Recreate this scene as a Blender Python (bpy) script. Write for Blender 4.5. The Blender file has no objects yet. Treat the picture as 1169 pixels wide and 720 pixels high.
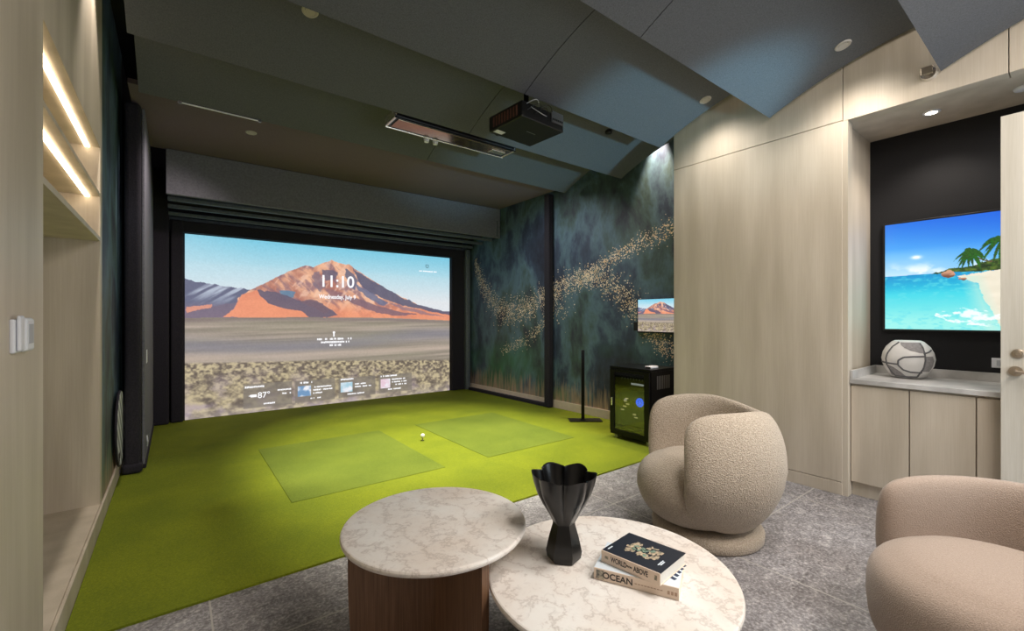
import bpy, bmesh, math, random
import numpy as np
from mathutils import Vector, Matrix
PI = math.pi
SC = bpy.context.scene
COL = SC.collection
ORG = {}

# ------------------------------------------------------------------ materials
def lin(c):
    return tuple(((v/12.92) if v <= 0.04045 else ((v+0.055)/1.055)**2.4) for v in [x/255 for x in c])

def base_mat(name, col=(128,128,128), rough=0.5, metal=0.0, **kw):
    m = bpy.data.materials.new(name); m.use_nodes = True
    b = m.node_tree.nodes['Principled BSDF']
    b.inputs['Base Color'].default_value = (*lin(col), 1)
    b.inputs['Roughness'].default_value = rough
    b.inputs['Metallic'].default_value = metal
    for k, v in kw.items():
        b.inputs[k.replace('_', ' ')].default_value = v
    return m

def N(m, t, **kw):
    n = m.node_tree.nodes.new(t)
    for k, v in kw.items(): setattr(n, k, v)
    return n
def LK(m, a, b): m.node_tree.links.new(a, b)
def ramp(m, stops, interp='LINEAR'):
    r = N(m, 'ShaderNodeValToRGB'); e = r.color_ramp.elements; r.color_ramp.interpolation = interp
    while len(e) < len(stops): e.new(0.5)
    for i, (p, c) in enumerate(stops):
        e[i].position = p; e[i].color = (*lin(c), 1) if len(c) == 3 else c
    return r
def coords(m, scale=(1,1,1), rot=(0,0,0)):
    g = N(m, 'ShaderNodeNewGeometry'); mp = N(m, 'ShaderNodeMapping')
    LK(m, g.outputs['Position'], mp.inputs['Vector'])
    mp.inputs['Scale'].default_value = scale; mp.inputs['Rotation'].default_value = rot
    return mp.outputs['Vector']
def noise(m, vec, scale, detail=3, rough=0.5, dist=0.0):
    n = N(m, 'ShaderNodeTexNoise'); LK(m, vec, n.inputs['Vector'])
    n.inputs['Scale'].default_value = scale; n.inputs['Detail'].default_value = detail
    n.inputs['Roughness'].default_value = rough; n.inputs['Distortion'].default_value = dist
    return n.outputs['Fac']
def bump(m, src, strength, dist=0.01):
    b = m.node_tree.nodes['Principled BSDF']
    n = N(m, 'ShaderNodeBump'); n.inputs['Strength'].default_value = strength; n.inputs['Distance'].default_value = dist
    LK(m, src, n.inputs['Height']); LK(m, n.outputs['Normal'], b.inputs['Normal'])
def basecol(m, out): LK(m, out, m.node_tree.nodes['Principled BSDF'].inputs['Base Color'])
def mixc(m, fac, a, b, mode='MIX'):
    n = N(m, 'ShaderNodeMix', data_type='RGBA', blend_type=mode)
    if isinstance(fac, (int, float)): n.inputs[0].default_value = fac
    else: LK(m, fac, n.inputs[0])
    for s, v in ((6, a), (7, b)):
        if isinstance(v, tuple): n.inputs[s].default_value = (*lin(v), 1)
        else: LK(m, v, n.inputs[s])
    return n.outputs[2]
def noisy(name, c1, c2, scale, rough=0.6, sc=(1,1,1), bmp=0.0, detail=4, lo=0.35, hi=0.65, metal=0.0, bscale=None, **kw):
    m = base_mat(name, c1, rough, metal, **kw)
    v = coords(m, sc); f = noise(m, v, scale, detail)
    r = ramp(m, [(lo, c1), (hi, c2)]); LK(m, f, r.inputs[0]); basecol(m, r.outputs[0])
    if bmp:
        f2 = noise(m, v, bscale, 3) if bscale else f
        bump(m, f2, bmp)
    return m
def emis(name, col, strength=1.0):
    m = bpy.data.materials.new(name); m.use_nodes = True
    nt = m.node_tree; nt.nodes.clear()
    e = nt.nodes.new('ShaderNodeEmission'); o = nt.nodes.new('ShaderNodeOutputMaterial')
    e.inputs[0].default_value = (*lin(col), 1); e.inputs[1].default_value = strength
    nt.links.new(e.outputs[0], o.inputs[0]); return m

M = {}
# pale veneer: fine vertical grain, soft cloudy variation
def veneer(name, c1, c2, c3):
    m = base_mat(name, c1, 0.5)
    v = coords(m, (60, 60, 1.3)); f = noise(m, v, 3.0, 5, 0.65)
    r = ramp(m, [(0.3, c1), (0.5, c2), (0.72, c3)]); LK(m, f, r.inputs[0])
    v2 = coords(m, (4, 4, .5)); f2 = noise(m, v2, 1.5, 2)
    r2 = ramp(m, [(0.3, (228,226,222)), (0.7, (255,255,255))]); LK(m, f2, r2.inputs[0])
    basecol(m, mixc(m, 1.0, r.outputs[0], r2.outputs[0], 'MULTIPLY'))
    bump(m, f, 0.04, 0.002); return m
M['veneer'] = veneer('pale_veneer', (206,193,175), (211,199,182), (216,205,189))
M['door_veneer'] = veneer('door_veneer', (212,206,192), (219,213,201), (225,220,209))
M['walnut'] = veneer('walnut', (100,72,52), (122,90,66), (142,108,82))
M['felt'] = noisy('dark_felt', (86,88,93), (100,102,107), 140, 0.95, bmp=0.15)
M['felt_flat'] = noisy('dark_board', (108,94,102), (118,104,112), 120, 0.95, bmp=0.1)
M['black'] = noisy('black_cloth', (30,27,36), (42,38,48), 90, 0.9, bmp=0.2)
M['dark_cloth'] = noisy('dark_grey_cloth', (108,108,116), (122,122,130), 60, 0.9, bmp=0.15)
M['padding'] = noisy('padded_vinyl', (84,92,98), (98,106,112), 40, 0.6, bmp=0.05)
M['black_metal'] = base_mat('black_metal', (18,18,20), 0.35, 0.6)
M['black_plastic'] = base_mat('black_plastic', (16,16,18), 0.4)
M['grey_metal'] = base_mat('grey_metal', (150,150,152), 0.35, 0.9)
M['chrome'] = base_mat('chrome', (226,222,216), 0.25, 0.9)
M['nickel'] = base_mat('brushed_nickel', (182,168,150), 0.35, 0.85)
M['white_plastic'] = base_mat('white_plastic', (228,230,236), 0.4)
M['grey_plastic'] = base_mat('grey_plastic', (176,180,188), 0.4)
M['skirting'] = noisy('painted_skirting', (226,208,190), (234,216,198), 12, 0.5)
M['plaster'] = noisy('plaster', (196,188,176), (204,196,184), 8, 0.8)
M['dark_plaster'] = noisy('dark_plaster', (40,40,42), (48,48,50), 8, 0.9)
M['niche_black'] = noisy('black_niche_wall', (6,6,11), (12,12,18), 120, 0.75, bmp=0.1)
M['vase_black'] = base_mat('glazed_black', (8,8,9), 0.30, 0.0, Coat_Weight=0.2, Coat_Roughness=0.1, Specular_IOR_Level=0.35)
M['quartz'] = noisy('grey_quartz', (168,166,164), (206,204,202), 5, 0.3, (1,1,1), detail=7, lo=0.38, hi=0.62)
M['led'] = emis('led_strip', (255,232,196), 9.0)
M['lamp_on'] = emis('lamp_on', (255,240,214), 14.0)
M['lamp_off'] = base_mat('lamp_lens', (186,180,172), 0.5)
M['white_text'] = emis('screen_white', (250,250,252), 1.1)
M['tick_blue'] = emis('blue_led', (20,90,255), 3.0)
M['ivory'] = noisy('ivory_ceramic', (206,204,202), (218,216,214), 9, 0.45)
M['ash'] = noisy('ash_ceramic', (128,125,126), (146,143,144), 60, 0.7)
M['charcoal'] = base_mat('charcoal_line', (92,92,95), 0.6)
M['ball'] = base_mat('ball_white', (245,245,240), 0.35)
M['paper'] = noisy('book_pages', (226,222,212), (240,237,228), 300, 0.8, (1,1,8))
M['book_cream'] = base_mat('book_cream', (226,206,188), 0.6)
M['book_navy'] = base_mat('book_navy', (26,32,44), 0.4)
M['book_white'] = base_mat('book_white', (214,224,232), 0.5)
M['ink'] = base_mat('ink', (60,52,50), 0.6)
M['ink_blue'] = base_mat('ink_blue', (26,44,74), 0.5)
M['photo_tan'] = noisy('printed_rosette', (110,110,96), (214,190,160), 90, 0.5, detail=5)
M['photo_grey'] = noisy('printed_landscape', (70,74,78), (190,180,160), 70, 0.5, detail=5)
M['disc'] = base_mat('striped_disc', (200,202,206), 0.6)
def stripes(m):
    v = coords(m, (1,1,1), (0.7,0,0)); w = N(m,'ShaderNodeTexWave'); LK(m,v,w.inputs['Vector'])
    w.bands_direction='Z'; w.inputs['Scale'].default_value=3.2; w.inputs['Distortion'].default_value=.3
    r=ramp(m,[(.35,(224,226,230)),(.6,(150,152,158))]); LK(m,w.outputs[0],r.inputs[0]); basecol(m,r.outputs[0])
stripes(M['disc'])

# boucle / smooth upholstery
def fabric(name, c1, c2, scale, b):
    m = base_mat(name, c1, 0.95, Sheen_Weight=0.25)
    v = coords(m); f = noise(m, v, scale, 4, 0.7)
    r = ramp(m, [(0.35, c1), (0.65, c2)]); LK(m, f, r.inputs[0]); basecol(m, r.outputs[0])
    vo = N(m, 'ShaderNodeTexVoronoi'); LK(m, v, vo.inputs['Vector']); vo.inputs['Scale'].default_value = scale*0.9
    bump(m, vo.outputs['Distance'], b, 0.006); return m
M['boucle'] = fabric('boucle', (158,142,124), (202,188,170), 150, 0.7)
M['suede'] = fabric('brushed_fabric', (148,130,116), (172,154,140), 260, 0.3)

# turf
def turf(name, a, b, c, scale):
    m = base_mat(name, a, 0.95)
    v = coords(m); f = noise(m, v, scale, 4, 0.75); g = noise(m, v, 2.2, 3)
    r = ramp(m, [(0.3, a), (0.52, b), (0.74, c)]); LK(m, f, r.inputs[0])
    r2 = ramp(m, [(0.3, (225,232,215)), (0.7, (255,255,255))]); LK(m, g, r2.inputs[0])
    basecol(m, mixc(m, 1.0, r.outputs[0], r2.outputs[0], 'MULTIPLY'))
    f2 = noise(m, v, 420, 2, 0.8); bump(m, f2, 0.7, 0.01); return m
M['turf'] = turf('putting_turf', (118,130,8), (140,152,10), (160,168,24), 110)
M['mat_turf'] = turf('hitting_turf', (102,116,22), (122,138,34), (144,158,52), 160)

# stone tiles
m = base_mat('stone_tile', (130,126,124), 0.5)
v = coords(m)
f1 = noise(m, v, 16, 8, 0.75, 0.6); f2 = noise(m, v, 70, 3, 0.6); f3 = noise(m, v, 1.6, 3)
r1 = ramp(m, [(0.32, (84,82,82)), (0.45, (134,132,133)), (0.55, (170,168,168)), (0.68, (232,228,222))]); LK(m, f1, r1.inputs[0])
r2 = ramp(m, [(0.40, (110,102,96)), (0.54, (166,164,164)), (0.66, (240,236,228))]); LK(m, f2, r2.inputs[0])
r3 = ramp(m, [(0.3, (205,200,200)), (0.7, (250,250,255))]); LK(m, f3, r3.inputs[0])
cc = mixc(m, 0.45, r1.outputs[0], r2.outputs[0]); cc = mixc(m, 1.0, cc, r3.outputs[0], 'MULTIPLY')
bk = N(m, 'ShaderNodeTexBrick'); mp = N(m, 'ShaderNodeMapping'); g = N(m, 'ShaderNodeNewGeometry')
LK(m, g.outputs['Position'], mp.inputs['Vector']); mp.inputs['Location'].default_value = (-0.13+12, -0.56+0.77*6, 0)
LK(m, mp.outputs['Vector'], bk.inputs['Vector'])
bk.offset = 0.0; bk.inputs['Scale'].default_value = 1.0; bk.inputs['Brick Width'].default_value = 1.2
bk.inputs['Row Height'].default_value = 0.77; bk.inputs['Mortar Size'].default_value = 0.004; bk.inputs['Mortar Smooth'].default_value = 0.1
cc = mixc(m, bk.outputs['Fac'], cc, (178,174,168)); basecol(m, cc); bump(m, f1, 0.08, 0.003)
M['tile'] = m

# marble
m = base_mat('marble', (220,212,204), 0.28)
v = coords(m)
w = N(m, 'ShaderNodeTexWave'); LK(m, v, w.inputs['Vector']); w.inputs['Scale'].default_value = 2.4
w.inputs['Distortion'].default_value = 14; w.inputs['Detail'].default_value = 5; w.inputs['Detail Scale'].default_value = 2.2; w.inputs['Detail Roughness'].default_value = .7
r = ramp(m, [(0.0, (236,233,228)), (0.76, (234,230,225)), (0.94, (226,220,214)), (1.0, (212,206,200))]); LK(m, w.outputs['Fac'], r.inputs[0])
f = noise(m, v, 26, 6, 0.7, 1.0); r2 = ramp(m, [(0.32, (222,218,216)), (0.46, (255,254,253))]); LK(m, f, r2.inputs[0])
f = noise(m, v, 3.5, 3); r3 = ramp(m, [(0.35, (244,236,230)), (0.65, (255,255,255))]); LK(m, f, r3.inputs[0])
basecol(m, mixc(m, 1.0, mixc(m, 0.6, r.outputs[0], r2.outputs[0], 'MULTIPLY'), r3.outputs[0], 'MULTIPLY'))
M['marble'] = m

# painted mural: cloudy teal, green and charcoal, with ochre blades rising from the skirting
m = base_mat('mural_paint', (40,50,55), 0.6)
v = coords(m, (1,1,0.55)); f = noise(m, v, 1.5, 6, 0.62, 0.3)
r = ramp(m, [(0.30, (42,44,60)), (0.42, (64,78,100)), (0.50, (98,126,140)), (0.57, (78,100,98)), (0.65, (54,56,70)), (0.78, (98,90,100))]); LK(m, f, r.inputs[0])
v2 = coords(m, (6,6,2.2)); f2 = noise(m, v2, 2.0, 7, 0.8); r2 = ramp(m, [(0.3, (176,174,180)), (0.7, (255,255,255))]); LK(m, f2, r2.inputs[0])
cc = mixc(m, 0.65, r.outputs[0], r2.outputs[0], 'MULTIPLY')
f4 = noise(m, coords(m), 0.85, 3); r4 = ramp(m, [(0.5, (0,0,0)), (0.66, (255,255,255))]); LK(m, f4, r4.inputs[0])
sep = N(m, 'ShaderNodeSeparateXYZ'); g = N(m, 'ShaderNodeNewGeometry'); LK(m, g.outputs['Position'], sep.inputs[0])
zr = N(m, 'ShaderNodeMapRange'); LK(m, sep.outputs['Z'], zr.inputs[0]); zr.inputs[1].default_value = 1.1; zr.inputs[2].default_value = 0.2
gm = N(m, 'ShaderNodeMath', operation='MULTIPLY'); LK(m, zr.outputs[0], gm.inputs[0]); LK(m, r4.outputs[0], gm.inputs[1])
cc = mixc(m, gm.outputs[0], cc, (62,136,80))
v3 = coords(m, (11,11,1.0)); f3 = noise(m, v3, 2.4, 3, 0.6)
ad = N(m, 'ShaderNodeMath', operation='MULTIPLY_ADD'); LK(m, f3, ad.inputs[0]); ad.inputs[1].default_value = -1.0; LK(m, sep.outputs['Z'], ad.inputs[2])
z2 = N(m, 'ShaderNodeMapRange'); LK(m, ad.outputs[0], z2.inputs[0]); z2.inputs[1].default_value = -0.10; z2.inputs[2].default_value = -0.46
cc = mixc(m, z2.outputs[0], cc, (180,152,130)); basecol(m, cc)
M['mural'] = m
M['fleck'] = noisy('gold_fleck', (252,236,214), (232,200,158), 14, 0.45, detail=2)

# glass
def glass(name, tint, opac):
    m = bpy.data.materials.new(name); m.use_nodes = True; nt = m.node_tree; nt.nodes.clear()
    t = nt.nodes.new('ShaderNodeBsdfTransparent'); t.inputs[0].default_value = (*lin(tint), 1)
    g = nt.nodes.new('ShaderNodeBsdfGlossy'); g.inputs['Roughness'].default_value = 0.03
    mx = nt.nodes.new('ShaderNodeMixShader'); mx.inputs[0].default_value = opac
    o = nt.nodes.new('ShaderNodeOutputMaterial')
    nt.links.new(t.outputs[0], mx.inputs[1]); nt.links.new(g.outputs[0], mx.inputs[2]); nt.links.new(mx.outputs[0], o.inputs[0])
    return m
M['smoked_glass'] = glass('smoked_glass', (205,208,204), 0.14)
M['bronze_glass'] = base_mat('bronze_mirror', (150,136,118), 0.12, 0.85)

# ------------------------------------------------------------------ mesh helpers
def tag(o, label=None, cat=None, group=None, kind=None):
    if label: o['label'] = label
    if cat: o['category'] = cat
    if group: o['group'] = group
    if kind: o['kind'] = kind
    return o
def thing(name, loc, label, cat, group=None):
    o = bpy.data.objects.new(name, None); COL.objects.link(o); o.location = loc; o.empty_display_size = 0.1
    ORG[o.name] = Vector(loc)
    return tag(o, label, cat, group)
def obj(name, bm, mat, parent=None, smooth=False, keep=False):
    me = bpy.data.meshes.new(name)
    if parent is not None: org = ORG[parent.name]
    else:
        xs = [v.co for v in bm.verts]
        org = Vector((sum(c.x for c in xs)/len(xs), sum(c.y for c in xs)/len(xs), min(c.z for c in xs)))
    for v in bm.verts: v.co -= org
    bmesh.ops.recalc_face_normals(bm, faces=bm.faces)
    bm.to_mesh(me); bm.free()
    if smooth:
        for p in me.polygons: p.use_smooth = True
    me.materials.append(M[mat] if isinstance(mat, str) else mat)
    o = bpy.data.objects.new(name, me); COL.objects.link(o); ORG[o.name] = org
    if parent is not None:
        o.parent = parent
    else: o.location = org
    return o
def BM(): return bmesh.new()
def XF(bm, vs, mat4):
    for v in vs: v.co = mat4 @ v.co
def bx(bm, x0, x1, y0, y1, z0, z1, bev=0.0, seg=2, mt=None):
    t = bmesh.new(); bmesh.ops.create_cube(t, size=1)
    for v in t.verts:
        v.co = Vector((x0+(v.co.x+.5)*(x1-x0), y0+(v.co.y+.5)*(y1-y0), z0+(v.co.z+.5)*(z1-z0)))
    if bev: bmesh.ops.bevel(t, geom=list(t.edges), offset=bev, segments=seg, affect='EDGES', profile=0.5)
    if mt is not None: XF(t, t.verts, mt)
    me = bpy.data.meshes.new('t'); t.to_mesh(me); t.free(); bm.from_mesh(me); bpy.data.meshes.remove(me); return bm
def BX(*a, **k): return bx(BM(), *a, **k)
def cyl(bm, p0, p1, r0, r1=None, seg=24, caps=True):
    r1 = r0 if r1 is None else r1
    p0 = Vector(p0); p1 = Vector(p1); d = (p1-p0).normalized()
    a = d.orthogonal().normalized(); b = d.cross(a)
    A = [bm.verts.new(p0+(a*math.cos(t)+b*math.sin(t))*r0) for t in [2*PI*i/seg for i in range(seg)]]
    B = [bm.verts.new(p1+(a*math.cos(t)+b*math.sin(t))*r1) for t in [2*PI*i/seg for i in range(seg)]]
    for i in range(seg): bm.faces.new((A[i], A[(i+1)%seg], B[(i+1)%seg], B[i]))
    if caps: bm.faces.new(A[::-1]); bm.faces.new(B)
    return bm
def lathe(bm, c, prof, seg=48, rf=None):
    """prof: list of (r,z); rf(angle, i) scales the radius"""
    rings = []
    for i, (r, z) in enumerate(prof):
        rings.append([bm.verts.new((c[0]+r*(rf(t, i) if rf else 1)*math.cos(t), c[1]+r*(rf(t, i) if rf else 1)*math.sin(t), c[2]+z)) for t in [2*PI*k/seg for k in range(seg)]])
    for a, b in zip(rings, rings[1:]):
        for k in range(seg): bm.faces.new((a[k], a[(k+1)%seg], b[(k+1)%seg], b[k]))
    bm.faces.new(rings[0][::-1]); bm.faces.new(rings[-1]); return bm
def tube(bm, pts, r, seg=8):
    for a, b in zip(pts, pts[1:]): cyl(bm, a, b, r, seg=seg)
    return bm
def extrude_poly(bm, pts, vec):
    A = [bm.verts.new(p) for p in pts]; B = [bm.verts.new(Vector(p)+Vector(vec)) for p in pts]
    n = len(A)
    bm.faces.new(A); bm.faces.new(B[::-1])
    for i in range(n): bm.faces.new((A[i], B[i], B[(i+1)%n], A[(i+1)%n]))
    return bm
def struct(name, bm, mat, **k):
    o = obj(name, bm, mat, **k); o['kind'] = 'structure'; return o
def text_mesh(name, s, mat, parent, loc, rot, size, align='CENTER', ext=0.0006, bold=0.0, sx=1.0):
    cu = bpy.data.curves.new(name, 'FONT'); cu.body = s; cu.size = size; cu.align_x = align; cu.align_y = 'CENTER'
    cu.extrude = ext; cu.offset = bold
    to = bpy.data.objects.new('tmp', cu); COL.objects.link(to)
    dg = bpy.context.evaluated_depsgraph_get(); dg.update()
    me = bpy.data.meshes.new_from_object(to.evaluated_get(dg)); bpy.data.objects.remove(to); bpy.data.curves.remove(cu)
    bm = BM(); bm.from_mesh(me); bpy.data.meshes.remove(me)
    mt = Matrix.Translation(loc) @ rot.to_4x4() @ Matrix.Diagonal((sx,1,1,1))
    XF(bm, bm.verts, mt)
    return obj(name, bm, mat, parent)
def frame3(xa, ya):
    """rotation with local x -> xa, local y -> ya"""
    xa = Vector(xa).normalized(); ya = Vector(ya).normalized(); za = xa.cross(ya)
    return Matrix((xa, ya, za)).transposed()

# ------------------------------------------------------------------ painted screens
def vnoise(u, v, sx, sy, seed):
    rs = np.random.RandomState(seed); gx, gy = int(sx)+3, int(sy)+3; g = rs.rand(gy, gx)
    x = u*sx; y = v*sy; xi = np.floor(x).astype(int); yi = np.floor(y).astype(int); fx = x-xi; fy = y-yi
    fx = fx*fx*(3-2*fx); fy = fy*fy*(3-2*fy); xi = np.clip(xi, 0, gx-2); yi = np.clip(yi, 0, gy-2)
    return (g[yi,xi]*(1-fx)+g[yi,xi+1]*fx)*(1-fy)+(g[yi+1,xi]*(1-fx)+g[yi+1,xi+1]*fx)*fy
def fbm(u, v, sx, sy, seed, o=4):
    t = 0; a = .5
    for i in range(o): t = t+a*vnoise(u, v, sx*2**i, sy*2**i, seed+i); a *= .5
    return t/(1-.5**o)
def inpoly(u, v, P):
    c = np.zeros(u.shape, bool); n = len(P)
    for i in range(n):
        x1, y1 = P[i]; x2, y2 = P[(i+1)%n]
        if y1 == y2: continue
        c ^= ((y1 > v) != (y2 > v)) & (u < (x2-x1)*(v-y1)/(y2-y1)+x1)
    return c
def C3(c): return np.array(c, float)
def lerp(a, b, t): return a*(1-t[..., None])+b*t[..., None]
def put(img, mask, col, a=1.0):
    mk = (mask*a)[..., None] if mask.dtype != bool else (mask.astype(float)*a)[..., None]
    return img*(1-mk)+col*mk
def paint_mountain(nu, nv):
    u, v = np.meshgrid(np.linspace(0, 1, nu), np.linspace(0, 1, nv))
    du = (fbm(u, v, 26, 20, 3)-.5)*.028; dv = (fbm(u, v, 30, 22, 9)-.5)*.022
    uu, vv = u+du, v+dv
    sky = lerp(C3((118,200,226)), C3((176,218,232)), np.clip(v/.16, 0, 1)); sky = lerp(sky, C3((226,230,234)), np.clip((v-.14)/.2, 0, 1))
    sky = lerp(sky, C3((196,222,232)), np.clip(.5-u*2.2, 0, 1)*.5)
    img = sky
    jag = (fbm(u, v*0, 60, 1, 21)-.5)*.02
    rx = [0,.033,.07,.133,.192,.24]; ry = [.245,.256,.268,.278,.288,.31]
    msk = (v > np.interp(u, rx, ry)+jag) & (u < .27)
    rr = fbm(u+v*.9, v, 46, 10, 31)
    blue = lerp(C3((92,96,124)), C3((176,186,204)), np.clip((rr-.5)*5, 0, 1)*np.clip((.40-v)/.1, 0, 1))
    blue = lerp(blue, C3((128,108,128)), np.clip((v-.36)/.08, 0, 1))
    img = put(img, msk, blue)
    sx = [.15,.192,.228,.262,.315,.37,.401,.447,.467,.493,.535,.556,.613,.689,.768,.852,.939,1.0]
    sy = [.34,.284,.256,.223,.166,.128,.135,.097,.081,.097,.103,.124,.182,.247,.31,.363,.393,.411]
    jag2 = (fbm(u, v*0, 50, 1, 44)-.5)*.012
    msk = (v > np.interp(u, sx, sy)+jag2) & (u > .15)
    t = fbm(uu-vv*.25, vv, 26, 16, 51)
    volc = lerp(C3((176,112,98)), C3((240,182,146)), np.clip((t-.33)*3, 0, 1))
    volc = lerp(volc, C3((132,96,110)), np.clip((fbm(u-.5*v, v, 40, 16, 61)-.50)*7, 0, 1)*.75)
    volc = lerp(volc, C3((244,200,176)), np.clip((fbm(u+.4*v, v, 60, 20, 66)-.56)*8, 0, 1)*.6)
    volc = lerp(volc, C3((238,142,104)), np.clip((v-.34)/.08, 0, 1)*.8)
    img = put(img, msk, volc)
    dk = lambda P, c, a=.9: inpoly(uu, vv, P)
    slate = C3((84,84,112))
    for P, c, a in [
        ([(.556,.124),(.613,.182),(.689,.247),(.768,.31),(.852,.363),(.939,.393),(1.0,.411),(1.0,.43),(.9,.405),(.8,.372),(.728,.34),(.677,.319),(.632,.29),(.577,.215)], slate, .9),
        ([(.43,.148),(.467,.15),(.49,.164),(.477,.199),(.44,.213)], C3((98,90,112)), .85),
        ([(.524,.133),(.552,.158),(.577,.214),(.56,.262),(.535,.25),(.517,.179)], C3((92,92,118)), .85),
        ([(.40,.165),(.42,.16),(.445,.24),(.43,.29),(.405,.25)], C3((120,104,122)), .7),
        ([(.56,.23),(.6,.25),(.65,.31),(.70,.35),(.68,.37),(.61,.32)], C3((98,104,138)), .85),
        ([(.52,.30),(.613,.346),(.728,.402),(.84,.43),(.72,.44),(.613,.395),(.542,.352)], C3((120,92,108)), .85),
        ([(.70,.34),(.78,.37),(.9,.42),(.99,.445),(.86,.43),(.76,.39)], C3((146,112,124)), .8),
        ([(.285,.283),(.345,.285),(.325,.322),(.297,.328)], C3((92,128,160)), .9),
        ([(.209,.288),(.285,.299),(.361,.352),(.40,.345),(.46,.40),(.49,.43),(.40,.455),(.382,.443),(.354,.408),(.305,.398),(.247,.366),(.222,.323)], C3((96,86,108)), .92),
        ([(.345,.352),(.40,.335),(.46,.40),(.44,.42)], C3((112,88,102)), .8),
        ([(.0,.41),(.26,.33),(.164,.315),(.149,.366),(.141,.401),(.11,.445),(.0,.47)], C3((112,98,118)), .75),
        ([(.0,.399),(.07,.380),(.065,.402),(.0,.427)], C3((228,148,122)), .9)]:
        img = put(img, dk(P, c), c, a)
    dune = [(.108,.447),(.141,.401),(.149,.366),(.164,.315),(.209,.288),(.222,.323),(.247,.366),(.305,.398),(.354,.408),(.386,.447)]
    d = inpoly(u+du*.4, v+dv*.4, dune); dc = lerp(C3((226,136,104)), C3((240,150,112)), np.clip((fbm(u, v, 10, 16, 71)-.3)*2, 0, 1))
    img = put(img, d, dc)
    g0 = np.interp(u, [0,.11,.38,.7,1], [.452,.450,.448,.452,.472])
    pl = fbm(u*.6, v+.02*u, 5, 70, 81); pl2 = fbm(u, v, 3, 14, 83)
    plain = lerp(C3((136,126,112)), C3((176,160,146)), np.clip((pl-.3)*2.4, 0, 1))
    band = np.exp(-((v-.60-.03*np.sin(u*5))/.045)**2); plain = lerp(plain, C3((124,122,134)), np.clip(band, 0, 1)*.75)
    band = np.exp(-((v-.675)/.02)**2); plain = lerp(plain, C3((196,176,160)), band*.6)
    band = np.exp(-((v-g0-.012)/.012)**2); plain = lerp(plain, C3((112,96,98)), band*.6)
    plain = lerp(plain, C3((150,146,122)), np.clip((pl2-.5)*3, 0, 1)*.4)
    img = put(img, v > g0, plain)
    g1 = np.interp(u, [0,.4,1], [.69,.715,.765])
    k = np.clip((v-g1)/.28, 0, 1)
    a1 = fbm(u, v, 110, 90, 91, 3); a2 = fbm(u, v, 44, 40, 97, 5); s = a1*(1-k)+a2*k
    scr = lerp(C3((96,84,74)), C3((196,180,142)), np.clip((s-.34)*3.2, 0, 1))
    scr = lerp(scr, C3((168,150,170)), np.clip((fbm(u, v, 20, 16, 99)-.5)*4, 0, 1)*k*.7)
    scr = lerp(scr, C3((206,194,186)), np.clip((v-.93)/.07, 0, 1)*.4)
    img = put(img, np.clip((v-g1)/.012, 0, 1), scr)
    img = img*.95+C3((206,204,214))*.05+(vnoise(u, v, nu*.45, nv*.45, 5)[..., None]-.5)*9
    return np.clip(img, 0, 255), u, v
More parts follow.
